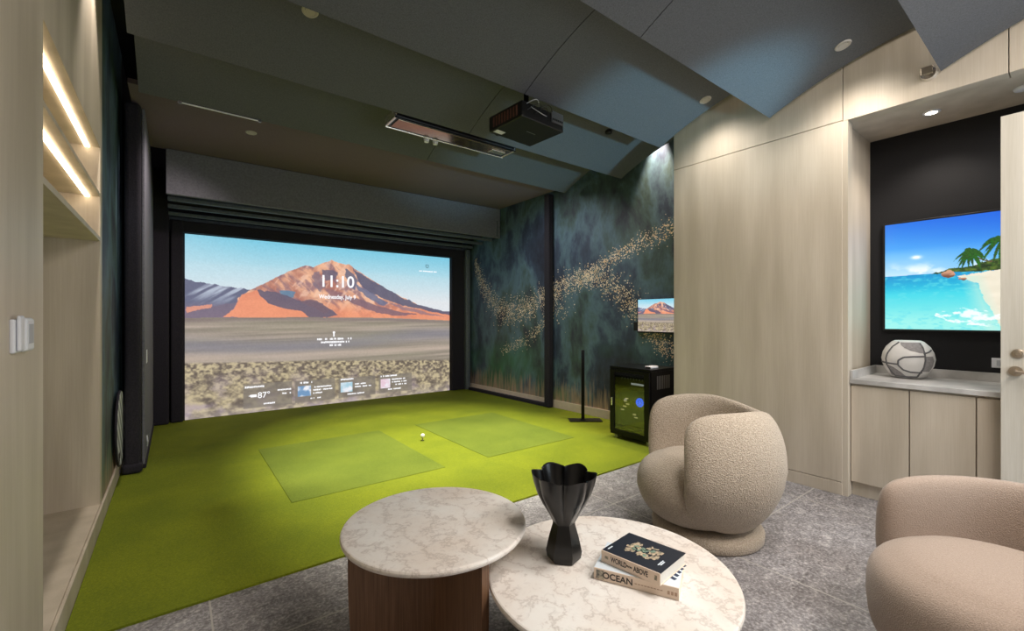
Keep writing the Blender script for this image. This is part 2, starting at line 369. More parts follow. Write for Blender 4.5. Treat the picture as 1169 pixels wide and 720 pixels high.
def paint_beach(nu, nv):
    u, v = np.meshgrid(np.linspace(0, 1, nu), np.linspace(0, 1, nv))
    img = lerp(C3((28,112,222)), C3((82,170,240)), np.clip(v/.3, 0, 1)); img = lerp(img, C3((190,224,242)), np.clip((v-.24)/.26, 0, 1)*np.clip(1.25-u*2.2, .25, 1))
    img = lerp(img, C3((20,88,214)), np.clip(u*2.2-.1, 0, 1)*np.clip(1-v*2.6, 0, 1)*.7)
    cl = np.clip((fbm(u, v, 14, 12, 5)-.5)*5, 0, 1)*np.exp(-((v-.46)/.06)**2); img = lerp(img, C3((240,246,250)), cl*.9)
    cl = np.exp(-(((u-.127)/.02)**2+((v-.332)/.018)**2)*1.2); img = lerp(img, C3((240,248,252)), np.clip(cl*1.3, 0, 1))
    hz = .497-.03*u
    t = np.clip((v-hz)/.45, 0, 1)
    sea = lerp(C3((16,140,200)), C3((40,200,222)), np.clip(t*2.5, 0, 1)); sea = lerp(sea, C3((150,232,226)), np.clip(t*1.4-.35, 0, 1))
    sea = lerp(sea, C3((96,214,224)), np.clip((fbm(u, v, 50, 60, 15, 3)-.5)*4, 0, 1)*.6)
    img = put(img, v > hz, sea)
    uu = u+(fbm(u, v, 40, 30, 17)-.5)*.02; vv = v+(fbm(u, v, 40, 30, 18)-.5)*.03
    hill = lerp(C3((28,52,26)), C3((92,116,44)), np.clip((fbm(u, v, 60, 40, 19)-.35)*3, 0, 1))
    img = put(img, inpoly(uu, vv, [(.18,.49),(.278,.45),(.336,.443),(.386,.404),(.46,.39),(.6,.34),(.8,.3),(1.01,.26),(1.01,.5),(.42,.495),(.323,.497)]), hill)
    sand = lerp(C3((222,214,192)), C3((240,232,214)), fbm(u, v, 20, 20, 23))
    sm = inpoly(uu, vv, [(.28,.525),(.424,.492),(1.01,.47),(1.01,1.01),(.44,1.01),(.40,.86),(.37,.72),(.345,.60)])
    img = put(img, sm, sand)
    sh = np.clip(1-np.abs(u-(.33+.1*np.clip((v-.55)*1.5,0,1)))/.05, 0, 1)*(v > .53); img = lerp(img, C3((190,228,216)), sh*.6)
    fo = np.clip((fbm(u, v, 44, 40, 27)-.45)*6, 0, 1)*inpoly(uu, vv, [(.19,.86),(.271,.81),(.361,.82),(.46,.88),(.46,.97),(.3,.95),(.24,.92)]); img = lerp(img, C3((244,250,250)), fo*.9)
    for (a, b, ra, rb) in [(.243,.505,.024,.03),(.30,.552,.016,.010),(.262,.515,.012,.014)]:
        mk = ((uu-a)/ra)**2+((vv-b)/rb)**2 < 1; img = put(img, mk, lerp(C3((118,78,62)), C3((206,152,122)), np.clip((b+rb*.3-v)/rb+.2, 0, 1)))
    def palm(cu, cv, R, base, seed):
        nonlocal img
        rs = random.Random(seed)
        for k in range(30):                                        # trunk
            t = k/29; px = cu+(base[0]-cu)*t; py = cv+(base[1]-cv)*t+.02*math.sin(t*PI)
            img = put(img, ((u-px)**2*3.2+(v-py)**2) < (.0045+.002*t)**2, C3((94,78,58)))
        for k in range(17):
            a = 2*PI*k/17+rs.random()*.3; L = R*(.7+.5*rs.random())
            for j in range(26):
                t = j/25; px = cu+L*math.cos(a)*t*.44; py = cv-L*math.sin(a)*t*.75+L*.65*t*t
                wd = .0075*math.sin(PI*min(t*1.05, 1))+.002
                img = put(img, (((u-px)*1.7)**2+(v-py)**2) < wd**2, C3((18+30*rs.random(), 66+40*rs.random(), 28)))
    palm(.322,.325,.12,(.40,.42),1); palm(.425,.24,.17,(.47,.43),2); palm(.62,.2,.15,(.66,.42),4)
    return np.clip(img, 0, 255), u, v
def screen_mat(name, strength, gloss=0.0):
    m = bpy.data.materials.new(name); m.use_nodes = True; nt = m.node_tree; nt.nodes.clear()
    a = nt.nodes.new('ShaderNodeVertexColor'); a.layer_name = 'picture'
    e = nt.nodes.new('ShaderNodeEmission'); e.inputs[1].default_value = strength; nt.links.new(a.outputs[0], e.inputs[0])
    o = nt.nodes.new('ShaderNodeOutputMaterial')
    d = nt.nodes.new('ShaderNodeBsdfPrincipled'); d.inputs['Base Color'].default_value = (.02,.02,.02,1) if gloss else (.10,.10,.11,1); d.inputs['Roughness'].default_value = .15 if gloss else .9
    s = nt.nodes.new('ShaderNodeAddShader'); nt.links.new(e.outputs[0], s.inputs[0]); nt.links.new(d.outputs[0], s.inputs[1])
    nt.links.new(s.outputs[0], o.inputs[0]); return m
def screen_grid(name, img, p00, du, dv, mat, parent):
    """p00 top-left, du across, dv down; a thin curved-free picture surface"""
    nv, nu, _ = img.shape; org = ORG[parent.name]
    P0 = np.array(p00)-np.array(org); u, v = np.meshgrid(np.linspace(0,1,nu), np.linspace(0,1,nv))
    co = P0+u[..., None]*np.array(du)+v[..., None]*np.array(dv)
    idx = np.arange(nu*nv).reshape(nv, nu)
    f = np.stack([idx[:-1,:-1], idx[1:,:-1], idx[1:,1:], idx[:-1,1:]], -1).reshape(-1, 4)
    me = bpy.data.meshes.new(name); me.vertices.add(nu*nv); me.vertices.foreach_set('co', co.reshape(-1))
    me.loops.add(f.size); me.loops.foreach_set('vertex_index', f.reshape(-1).astype(np.int32))
    me.polygons.add(len(f)); me.polygons.foreach_set('loop_start', (np.arange(len(f))*4).astype(np.int32))
    me.update(calc_edges=True); me.validate()
    s = img/255.; l = np.where(s <= .04045, s/12.92, ((s+.055)/1.055)**2.4)
    ca = me.color_attributes.new('picture', 'FLOAT_COLOR', 'POINT')
    ca.data.foreach_set('color', np.concatenate([l, np.ones((nv, nu, 1))], -1).reshape(-1).astype(np.float32))
    me.materials.append(mat); o = bpy.data.objects.new(name, me); COL.objects.link(o); o.parent = parent; ORG[o.name] = org; return o

# ------------------------------------------------------------------ the room shell
XL, XB = -0.39, 4.03           # left wall face, pale right wall face
YB, YE, ZT = -1.5, 7.35, 3.75
def XR(y): return 4.60-0.041*(y-2.57)   # mural wall face (slightly out of square)
struct('floor', BX(-1.1, 5.1, YB, YE, -0.1, 0.0), 'tile')
struct('ceiling', BX(-1.1, 5.1, YB, YE, ZT, ZT+.1), 'dark_plaster')
struct('wall_back', BX(-1.1, 5.1, YB-.1, YB, 0, ZT), 'plaster')
struct('wall_screen', BX(-1.1, 5.1, YE, YE+.1, 0, ZT), 'black')
# left wall with a recess (opening Y 2.36..3.93, z .13..1.85, and two lit shelves up to 2.46)
NY0, NY1, NX = 2.36, 3.93, -0.80
b = BM()
bx(b, -1.0, XL, YB, NY0, 0, ZT); bx(b, -1.0, XL, NY0, NY1, 2.46, ZT); bx(b, -1.0, XL, NY0, NY1, 0, .13)
bx(b, -1.0, NX, NY0, NY1, .13, 2.46); bx(b, -1.0, XL, NY1, 4.02, 0, ZT)
struct('wall_left', b, 'veneer')
struct('wall_left_mural', BX(-1.0, XL, 4.02, 5.4, 0, ZT), 'mural')
struct('wall_left_enclosure', BX(-1.0, XL, 5.4, YE, 0, ZT), 'black')
struct('baseboard_left', BX(XL, XL+.014, NY0-3.86, 5.0, .0, .125, bev=.003), 'veneer')
# right: pale wall panels with fine joints
b = BM(); b2 = BM()
P = [(1.145, 2.57, .10, 2.845), (1.145, 2.57, 2.85, ZT)]
for y0, y1, z0, z1 in P: bx(b, XB, XB+.1, y0, y1, z0, z1, bev=.0015, seg=1)
bx(b2, XB, XB+.1, .305, 1.14, 2.84, ZT, bev=.0015, seg=1); bx(b2, XB, XB+.1, -.6, .30, 2.84, ZT, bev=.0015, seg=1)
bx(b2, XB+.1, XB+.12, -.6, 1.14, 2.84, ZT)
bx(b, XB+.1, 5.0, 1.15, 2.57, 0, ZT)
bx(b, XB+.002, XB+.1, 1.11, 1.15, 0, 2.84)
struct('wall_right', b, 'veneer'); struct('wall_right_header', b2, 'veneer'); struct('wall_right_pier', BX(XB, 5.0, YB, -.6, 0, ZT), 'veneer')
struct('baseboard_right', BX(XB-.002, XB+.1, 1.145, 2.57, 0, .095, bev=.0015, seg=1), 'veneer')
struct('wall_niche_side', BX(XB+.1, 4.72, 1.138, 1.15, 0, 2.84), 'veneer')
struct('wall_niche_back', BX(4.70, 4.80, -.6, 1.138, 0, 2.84), 'niche_black')
struct('ceiling_niche', BX(XB+.12, 4.70, -.6, 1.138, 2.84, 2.90), 'veneer')
# mural wall
pts = [(XR(2.57), 2.57), (XR(YE), YE), (XR(YE)+.5, YE), (XR(2.57)+.35, 2.57)]
struct('wall_right_mural', extrude_poly(BM(), [Vector((x, y, 0)) for x, y in pts], (0, 0, ZT)), 'mural')
b = extrude_poly(BM(), [Vector((XR(y)-d, y, 0)) for y, d in [(2.6, .012), (7.2, .012), (7.2, 0.0), (2.6, 0.0)]], (0, 0, .125))
struct('baseboard_mural', b, 'skirting')
# flat dark board over the enclosure
struct('ceiling_enclosure', BX(-.30, XR(6)-.03, 4.62, 6.20, 3.21, 3.25), 'felt_flat')

# ------------------------------------------------------------------ turf, mats, ball
b = extrude_poly(BM(), [Vector(p) for p in [(XL+.016, 2.553, .0005), (XB-.004, 2.553, .0005), (XB-.004, 2.575, .0005), (XR(2.6)-.014, 2.60, .0005), (XR(7.3)-.014, 7.3, .0005), (XL+.016, 7.3, .0005)]], (0, 0, .0115))
tag(obj('putting_turf', b, 'turf'), 'bright green artificial turf covering the bay floor up to the lit screen', 'turf')
for (x0, x1, lab) in [(.67, 1.92, 'darker green square turf mat inlaid left of the ball, nearer the left wall'), (2.38, 3.55, 'darker green square turf mat inlaid right of the ball, nearer the server cabinet')]:
    tag(obj('hitting_mat', BX(x0, x1, 3.50, 5.12, .012, .0155, bev=.001, seg=1), 'mat_turf'), lab, 'mat', 'inlaid turf mats')
t = thing('golf_tee', (2.143, 4.413, .012), 'small tan rubber tee standing in the turf strip between the two mats', 'tee')
obj('stem', cyl(BM(), (2.143,4.413,.012), (2.143,4.413,.036), .006, .006, 12), 'photo_tan', t); obj('cup', cyl(BM(), (2.143,4.413,.036), (2.143,4.413,.044), .006, .012, 16), 'photo_tan', t)
b = BM(); bmesh.ops.create_icosphere(b, subdivisions=4, radius=.0235); XF(b, b.verts, Matrix.Translation((2.143,4.413,.066)))
tag(obj('golf_ball', b, 'ball', smooth=True), 'white golf ball resting on a tee in the turf', 'ball')

# ------------------------------------------------------------------ golf screen
SY = 7.16
t = thing('projection_screen', (2.06, SY, .012), 'wide bright impact screen showing a red volcano above a desert plain', 'screen')
img, uu, vv = paint_mountain(620, 380)
for (u0, u1, v0, v1) in [(.168,.325,.835,.975),(.335,.48,.838,.972),(.495,.645,.842,.97),(.66,.81,.842,.968)]:   # pale grey widget tiles of the desktop
    mk = (uu > u0) & (uu < u1) & (vv > v0) & (vv < v1); img = put(img, mk, C3((124,116,108)), .72)
for (u0, u1, v0, v1, c, sd) in [(.345,.392,.872,.935,(112,150,190),3),(.503,.55,.872,.935,(170,206,222),5),(.668,.71,.872,.935,(230,200,214),7)]:
    mk = (uu > u0) & (uu < u1) & (vv > v0) & (vv < v1); tt = np.clip((fbm(uu, vv, 50, 36, sd)-.4)*4, 0, 1)
    img = put(img, mk, lerp(C3(c), C3((240,240,246)), tt))
S_W, S_H, S_X, S_Z = 3.916, 2.43, .10, 2.445
cloth = obj('screen_cloth', BX(S_X-.03, S_X+S_W+.03, SY+.004, SY+.016, .013, S_Z+.03), 'black', t)
screen_grid('projected_picture', img, (S_X, SY, S_Z), (S_W, 0, 0), (0, 0, -S_H), screen_mat('screen_picture', 1.0), t)
RS = frame3((1,0,0), (0,0,1))
def sp(u, v, o=.003): return Vector((S_X+u*S_W, SY-o, S_Z-v*S_H))
text_mesh('clock_digits', '11:10', 'white_text', t, sp(.490, .222), RS, .255, ext=.001, bold=.003, sx=.94)
text_mesh('date_text', 'Wednesday, July 9', 'white_text', t, sp(.492, .318), RS, .088, ext=.001, bold=.0015, sx=.85)
text_mesh('weather_reading', '87\u00b0', 'white_text', t, sp(.232, .905), RS, .115, ext=.001, bold=.001)
def glyphs(bm, u0, u1, v, h, seed):
    """an unreadable run of tiny letters"""
    rs = random.Random(seed); u = u0
    while u < u1:
        w = rs.uniform(.003, .006)
        if rs.random() < .82: bx(bm, S_X+u*S_W, S_X+(u+w*.8)*S_W, SY-.004, SY-.002, S_Z-(v+h*rs.uniform(.35,.5))*S_H, S_Z-(v-h*rs.uniform(.3,.5))*S_H)
        u += w
    return bm
for i, a in enumerate([(.414,.542,.586,.014),(.425,.535,.606,.014),(.455,.505,.626,.014)]): obj('caption_line', glyphs(BM(), *a, i), 'white_text', t)
for i, a in enumerate([(.172,.228,.852,.012),(.276,.318,.882,.010),(.292,.318,.905,.010),(.225,.268,.955,.010),(.345,.395,.852,.012),(.40,.468,.884,.010),(.40,.468,.902,.010),(.40,.43,.921,.010),(.39,.425,.952,.010),
        (.503,.553,.852,.012),(.56,.60,.888,.010),(.56,.63,.906,.010),(.53,.60,.95,.010),(.668,.74,.852,.012),(.718,.775,.878,.010),(.718,.78,.897,.010),(.718,.78,.916,.010),(.70,.76,.945,.010),(.845,.93,.112,.009)]): obj('widget_line', glyphs(BM(), *a, 20+i), 'white_text', t)
b = BM(); cyl(b, sp(.477,.545,.004), sp(.477,.545,.002), .018, seg=20); bx(b, sp(.477,0).x-.010, sp(.477,0).x+.010, SY-.004, SY-.002, S_Z-.572*S_H, S_Z-.545*S_H); obj('location_marker', b, 'white_text', t)
b = BM()
for (a, c) in [((-.03,.0),(-.004,.018)),((-.02,-.012),(.022,.02)),((-.045,.004),(.0,.008))]:
    bx(b, S_X+.198*S_W+a[0]-.012, S_X+.198*S_W+c[0]+.02, SY-.004, SY-.002, S_Z-.905*S_H+a[1]-.004, S_Z-.905*S_H+c[1])
obj('weather_symbol', b, 'white_text', t)
b = BM(); q = sp(.884, .075)
for (x0, x1, z0, z1) in [(-.028,.028,.022,.028),(-.028,.028,-.02,-.014),(-.028,-.022,-.02,.028),(.022,.028,-.02,.028),(-.012,.012,-.032,-.026)]: bx(b, q.x+x0, q.x+x1, SY-.004, SY-.002, q.z+z0, q.z+z1)
obj('corner_icon', b, 'ink', t)

# enclosure around the screen
t = thing('screen_enclosure', (2.1, 6.4, 0), 'black padded frame with curtains, hood and stepped bars surrounding the volcano screen', 'golf enclosure')
obj('left_curtain', BX(-.27, -.06, 7.00, 7.14, .014, 3.20, bev=.02), 'black', t)
b = BM(); bx(b, -.045, .085, 7.06, 7.155, .014, 2.60, bev=.02); obj('post', b, 'black', t)
obj('post', BX(4.29, 4.385, 7.02, 7.12, .014, 2.62, bev=.025), 'padding', t)
obj('right_curtain', BX(4.03, 4.30, 7.10, 7.15, .014, 2.60, bev=.01), 'black', t)
obj('header_pad', BX(-.06, 4.385, 7.08, 7.155, 2.452, 2.60, bev=.01), 'black', t)
for (y, z) in [(6.37, 2.690), (6.66, 2.665), (6.96, 2.632), (7.17, 2.61)]:
    obj('hood_bar', BX(-.07, XR(y)-.02, y, y+.045, z, z+.045, bev=.008), 'padding', t)
obj('hood_cover', BX(-.07, XR(6.8)-.03, 6.2, 7.26, 2.80, 2.82), 'black', t)
obj('hood_face', BX(-.08, XR(6.2)-.02, 6.14, 6.19, 2.712, 3.205, bev=.006), 'dark_cloth', t)
obj('hood_edge_strip', BX(4.36, 4.375, 6.132, 6.142, 2.73, 3.0), 'padding', t)
obj('side_curtain', BX(-.235, -.215, 5.10, 7.02, .05, 3.20, bev=.004), 'dark_cloth', t)
obj('side_curtain_hem', BX(-.245, -.205, 5.10, 7.02, .014, .055, bev=.008), 'black', t)
b = BM(); bx(b, -.345, -.235, 4.97, 5.08, .014, 3.20, bev=.03, seg=4); obj('padded_post', b, 'black', t)
b = BM(); bx(b, -.36, -.225, 4.955, 5.095, .013, .10, bev=.03, seg=4); obj('post_boot', b, 'black', t)
obj('padded_post', BX(XR(4.9)-.115, XR(4.9)-.015, 4.86, 4.97, .014, 3.19, bev=.02, seg=3), 'black', t)
b = extrude_poly(BM(), [Vector((XR(y)-d, y, .0135)) for y, d in [(4.98,.09),(7.0,.09),(7.0,.015),(4.98,.015)]], (0,0,.045)); obj('floor_rail', b, 'black', t)
b = BM(); bx(b, -.213, -.209, 5.28, 5.42, .93, 1.05); obj('care_tag', b, 'white_plastic', t)
b = tube(BM(), [(-.21,5.35,.25),(-.205,5.33,.20),(-.207,5.36,.15)], .006); obj('tie_cord', b, 'white_plastic', t)

# white striped disc leaning between the mural wall and the padded post
t = thing('striped_disc', (-.35, 4.84, .013), 'round white disc with grey stripes leaning on the left wall behind the black post', 'disc')
obj('disc_panel', cyl(BM(), (-.372,4.86,.44), (-.355,4.86,.44), .30, seg=64), 'disc', t)
obj('disc_rim', (lambda b: (tube(b, [(-.364, 4.86+.302*math.cos(a), .44+.302*math.sin(a)) for a in [2*PI*i/48 for i in range(49)]], .008), b)[1])(BM()), 'black', t)
for k in range(4): obj('disc_mark', BX(-.3552, -.3535, 4.66+.03*k, 4.672+.03*k, .20+.015*k-.03, .27), 'ink', t)

# ------------------------------------------------------------------ mural flecks
def fleck_curve(bm, pts, width, n, size, seed, fall=1.0):
    rs = random.Random(seed); L = [0]
    for a, c in zip(pts, pts[1:]): L.append(L[-1]+math.dist(a[:2], c[:2]))
    for _ in range(n):
        s = rs.random()*L[-1]; i = max(j for j in range(len(L)-1) if L[j] <= s); tt = (s-L[i])/(L[i+1]-L[i])
        y = pts[i][0]+(pts[i+1][0]-pts[i][0])*tt; z = pts[i][1]+(pts[i+1][1]-pts[i][1])*tt
        w = pts[i][2]+(pts[i+1][2]-pts[i][2])*tt
        y += rs.gauss(0, w*width); z += rs.gauss(0, w*width)
        if not 2.62 < y < 7.0: continue
        r = size*rs.uniform(.45, 1.2); a0 = rs.random()*PI; x = XR(y)-.0006; k = rs.choice((3, 4, 5))
        vs = [bm.verts.new((x, y+r*math.cos(a0+2*PI*j/k), z+r*math.sin(a0+2*PI*j/k)*rs.uniform(.6, 1))) for j in range(k)]
        bm.faces.new(vs)
b = BM()
fleck_curve(b, [(6.906,2.40,.5),(6.70,1.95,.9),(6.45,1.66,1.3),(6.075,1.43,1.6),(5.511,1.498,1.5),(5.009,1.716,1.2),(4.559,1.861,1.1),(4.076,1.915,1.2),(3.785,1.779,1.4),(3.514,1.543,1.4),(3.324,1.355,1.1),(3.143,1.083,1.0),(2.90,.93,.9)], .070, 3600, .0105, 1)
fleck_curve(b, [(4.35,1.90,.8),(3.785,2.123,.7),(3.386,2.266,.8),(2.75,2.45,1.0)], .07, 800, .0105, 2)
fleck_curve(b, [(4.90,1.75,.7),(4.878,1.50,.7),(5.203,1.18,.8),(5.511,.963,.8),(6.1,.78,.5)], .07, 480, .010, 3)
fleck_curve(b, [(5.0,1.7,1),(4.70,1.45,1.0)], .13, 160, .011, 5)
for f in b.faces: f.normal_update()
o = obj('mural_flecks', b, 'fleck'); tag(o, 'swirling trail of tiny gold flecks painted across the dark teal right wall', 'wall painting', kind='stuff')

# ------------------------------------------------------------------ ceiling panels
def pz(s): return .30*(1-(1-min(s, 1.15)/1.15)**1.9)
def panel(name, y0, z0, x0, x1, xs, chord, label):
    t = thing(name, ((x0+x1)/2, y0, z0), label, 'ceiling panel', 'curved dark ceiling panels')
    for (a, c) in ((x0, xs-.003), (xs+.003, x1)):
        b = BM(); n = 26; top = []; bot = []
        for i in range(n+1):
            s = chord*i/n; bot.append((y0-s, z0+pz(s))); top.append((y0-s, z0+pz(s)+.028))
        pts = [Vector((a, y, z)) for y, z in bot]+[Vector((a, y, z)) for y, z in reversed(top)]
        extrude_poly(b, pts, (c-a, 0, 0))
        o = obj('panel_section', b, 'felt', t)
    b = BM()
    for x in (x0+.4, x1-.4):
        for s in (.15, chord-.15): cyl(b, (x, y0-s, z0+pz(s)+.02), (x, y0-s, ZT), .004, seg=8)
    obj('suspension_rods', b, 'black_metal', t)
    return t
panel('ceiling_panel', .595, 2.965, 1.7-1.9, 3.99, 2.22, .98, 'curved dark ceiling panel whose corner hangs at the top right, nearest the niche')
panel('ceiling_panel', 1.64, 3.03, -.22, 3.98, 2.22, 1.0, 'broad curved dark ceiling panel, second nearest the camera, with a long joint across it')
panel('ceiling_panel', 2.66, 3.08, -.22, 3.93, 2.15, 1.0, 'curved dark ceiling panel directly above the hanging projector')
panel('ceiling_panel', 3.55, 3.08, -.233, 4.42, 2.2, .87, 'curved dark ceiling panel above the long overhead sensor bar')
panel('ceiling_panel', 4.43, 3.08, -.223, 4.30, 2.2, .86, 'curved dark ceiling panel with a thin white light bar on its low edge, farthest from the camera')
def downlight(x, y, z, on, label, group, slope=0.0):
    t = thing('ceiling_downlight', (x, y, z), label, 'light', group)
    R = Matrix.Translation((x, y, z)) @ Matrix.Rotation(slope, 4, 'X')
    b = BM(); lathe(b, (0,0,0), [(.030,0.001),(.032,-.006),(.046,-.008),(.050,-.003),(.050,0.001)], 40); XF(b, b.verts, R)
    obj('trim_ring', b, 'lamp_off' if not on else 'white_plastic', t, smooth=True)
    b = cyl(BM(), (0,0,-.0062), (0,0,-.0075), .030, seg=32); XF(b, b.verts, R)
    obj('lens', b, 'lamp_on' if on else 'lamp_off', t)
    return t
def surf(y0, z0, y): s = y0-y; return z0+pz(s), math.atan2(pz(s+.01)-pz(s-.01), -.02)+PI
for (x, y, y0, z0, lab) in [(3.71,1.05,1.64,3.03,'small round unlit ceiling downlight near the top of the pale wall above the niche'),
                            (3.77,2.09,2.66,3.08,'small round unlit ceiling downlight in front of the seam of the pale wall'),
                            (.68,3.0,3.55,3.08,'small round unlit ceiling downlight at the upper left, high over the turf')]:
    z, a = surf(y0, z0, y); downlight(x, y, z+.0005, False, lab, None, -(a-PI) if False else -math.atan((pz(y0-y+.01)-pz(y0-y-.01))/.02))
downlight(.607, 5.12, 3.2105, False, 'tiny round unlit downlight in the flat dark ceiling over the screen bay', None)
z, a = surf(3.55, 3.08, 3.03)
tag(obj('ceiling_sensor', lathe(BM(), (3.57,3.03,z-.035), [(.022,0),(.034,.008),(.036,.028),(.036,.04)], 24), 'black_plastic', smooth=True), 'small black round sensor under the dark ceiling right of the projector', 'sensor')
t = thing('light_bar', (.31, 4.42, 3.06), 'thin white light bar clipped along a dark ceiling panel edge, upper left', 'light')
obj('tube_diffuser', cyl(BM(), (.016,4.424,3.074), (.603,4.424,3.074), .006, seg=12), 'white_plastic', t)
for x in (.03,.59): obj('end_clip', BX(x-.012, x+.012, 4.414, 4.434, 3.064, 3.086), 'grey_metal', t)

# ------------------------------------------------------------------ projector
A = math.radians(4)
PC = Vector((2.279, 2.796, 2.86))
RP = Matrix.Translation(PC) @ Matrix.Rotation(A, 4, 'Z') @ Matrix.Scale(1.075, 4)
t = thing('video_projector', PC, 'black box projector hanging from the dark ceiling, cables bunched at its near side', 'projector')
obj('case', BX(-.215,.215,-.185,.185,0,.115, bev=.008, mt=RP), 'black_plastic', t)
b = BM()
for k in range(9): bx(b, -.2165, -.2135, -.14+.032*k, -.122+.032*k, .022, .095, mt=RP)
obj('side_vent', b, noisy('vent_grille', (96,62,54), (120,80,70), 30, 0.5), t)
b = BM(); cyl(b, RP@Vector((-.10,.184,.055)), RP@Vector((-.10,.225,.055)), .042, seg=32); obj('lens_barrel', b, 'black_metal', t)
b = BM(); cyl(b, RP@Vector((-.10,.2255,.055)), RP@Vector((-.10,.228,.055)), .034, seg=32); obj('lens', b, emis('projector_lens', (190,225,255), 4.0), t)
b = BM(); bx(b, .08,.205,-.192,-.184,.045,.128, mt=RP); obj('connector_plate', b, 'grey_metal', t)
b = BM()
for k in range(6): bx(b, .09+.019*k, .102+.019*k, -.194,-.191,.06,.075, mt=RP)
obj('ports', b, 'black_plastic', t)
for k, (x0, z0, x1, z1, dip_) in enumerate([(-.16,.06,-.02,.10,.05),(-.13,.09,.03,.07,-.03),(-.10,.04,.05,.09,.06),(-.17,.10,-.05,.13,.02),(-.06,.10,.09,.115,.04)]):
    p = [RP@Vector((x0+(x1-x0)*j/12, -.186-.035*math.sin(PI*j/12), z0+(z1-z0)*j/12+dip_*math.sin(PI*j/12)*(1 if k%2 else .6))) for j in range(13)]
    obj('cable', tube(BM(), p, .0032, 6), 'grey_plastic' if k%2 else 'black_plastic', t)
b = BM(); bx(b, -.09,.09,-.08,.08,.115,.13, mt=RP); obj('mount_plate', b, 'black_metal', t)
b = BM()
for sx in (-.16,.16):
    for sy in (-.13,.13): cyl(b, RP@Vector((0,0,.145)), RP@Vector((sx,sy,.12)), .008, seg=8)
obj('mount_arms', b, 'grey_metal', t)
obj('drop_pole', cyl(BM(), RP@Vector((0,0,.12)), RP@Vector((0,0,.437)), .022, seg=20), 'black_metal', t)
b = BM(); bx(b, -.045,.045,-.004,.004,-.0015,0, mt=RP@Matrix.Translation((.03,-.02,0))); obj('maker_label', b, 'grey_metal', t)
b = BM(); bx(b, -.20,-.12,.10,.15,-.0015,0, mt=RP); obj('rating_sticker', b, 'white_plastic', t)

# ------------------------------------------------------------------ overhead sensor bar
DZ = .25; K = 1.172
def LB(x0, x1, y0, y1, z0, z1, bev=0.0, b=None):   # bar pieces, sizes set for a 1.3 m bar
    return bx(b or BM(), x0*K, x1*K, y0*K, y1*K, (z0-2.8)*K+3.05, (z1-2.8)*K+3.05, bev=bev)
t = thing('launch_monitor', (2.15, 3.69, 3.05), 'long narrow overhead sensor bar with mirrored underside and chrome edges', 'golf launch monitor')
obj('housing', LB(1.27,2.36,3.05,3.245,2.806,2.88, .012), 'black_plastic', t)
obj('mirror_window', LB(1.30,2.33,3.072,3.218,2.799,2.806, .002), 'bronze_glass', t)
obj('edge_trim', LB(1.265,2.365,3.236,3.25,2.795,2.815, .004), 'chrome', t)
obj('edge_trim', LB(1.265,2.365,3.045,3.056,2.797,2.809, .003), 'black_metal', t)
for x in (1.262, 2.347): obj('end_cap', LB(x, x+.022,3.05,3.245,2.80,2.875, .008), 'chrome', t)
for x in (1.62, 1.70):
    b = BM(); cyl(b, (x*K,3.268*K,3.044), (x*K,3.268*K,3.018), .027, .022, 16); LB(x-.02,x+.02,3.245,3.28,2.795,2.81, 0, b); obj('sensor_pod', b, 'white_plastic', t)
obj('status_block', LB(2.16,2.30,3.11,3.18,2.788,2.799, .004), 'chrome', t)
for x in (1.8, 2.5): obj('mount_strut', BX(x-.02, x+.02, 3.69, 3.73, 3.13, 3.345), 'black_metal', t)

# ------------------------------------------------------------------ niche: cabinet, worktop, television, vase, lamp
t = thing('base_cabinet', (4.35, .3, 0), 'pale wood base cabinet with flush doors built into the wall niche', 'cabinet')
obj('carcass', BX(4.105, 4.695, -.595, 1.108, .10, .852), 'veneer', t)
obj('toe_kick', BX(4.125, 4.69, -.595, 1.108, 0, .10), 'veneer', t)
ys = [1.108, .770, .445, .12, -.205, -.53]
for a, c in zip(ys, ys[1:]): obj('door', BX(4.083, 4.104, c+.0035, a-.0035, .112, .838, bev=.001, seg=1), 'veneer', t)
t = thing('worktop', (4.38, .3, .853), 'pale grey stone worktop with low upstand on the niche cabinet', 'worktop')
obj('slab', BX(4.06, 4.695, -.595, 1.108, .853, .888, bev=.003), 'quartz', t)
b = BM(); bx(b, 4.675, 4.695, -.595, 1.108, .888, .952, bev=.002); obj('upstand', b, 'quartz', t); b = BM(); bx(b, 4.07, 4.675, 1.09, 1.108, .888, .952, bev=.002); obj('upstand', b, 'quartz', t)
t = thing('wall_television', (4.66, .27, 1.25), 'large flat television on the black niche wall showing a palm beach', 'television')
obj('casing', BX(4.664, 4.698, -.505, 1.045, 1.243, 2.125, bev=.003), 'black_plastic', t)
img, _, _ = paint_beach(460, 260)
screen_grid('beach_picture', img, (4.662, 1.03, 2.11), (0, -1.52, 0), (0, 0, -.852), screen_mat('tv_picture', 1.15, 1), t)
b = BM(); bx(b, 4.693,4.70,.42,.50,1.08,1.20, bev=.003); o = thing('wall_outlet', (4.70,.40,1.0), 'small white wall outlet on black niche wall beside the door edge', 'outlet'); obj('cover_plate', BX(4.692,4.6995,.365,.435,.99,1.06, bev=.002), 'white_plastic', o); obj('socket', BX(4.689,4.692,.39,.41,1.005,1.045, bev=.001), 'grey_plastic', o)
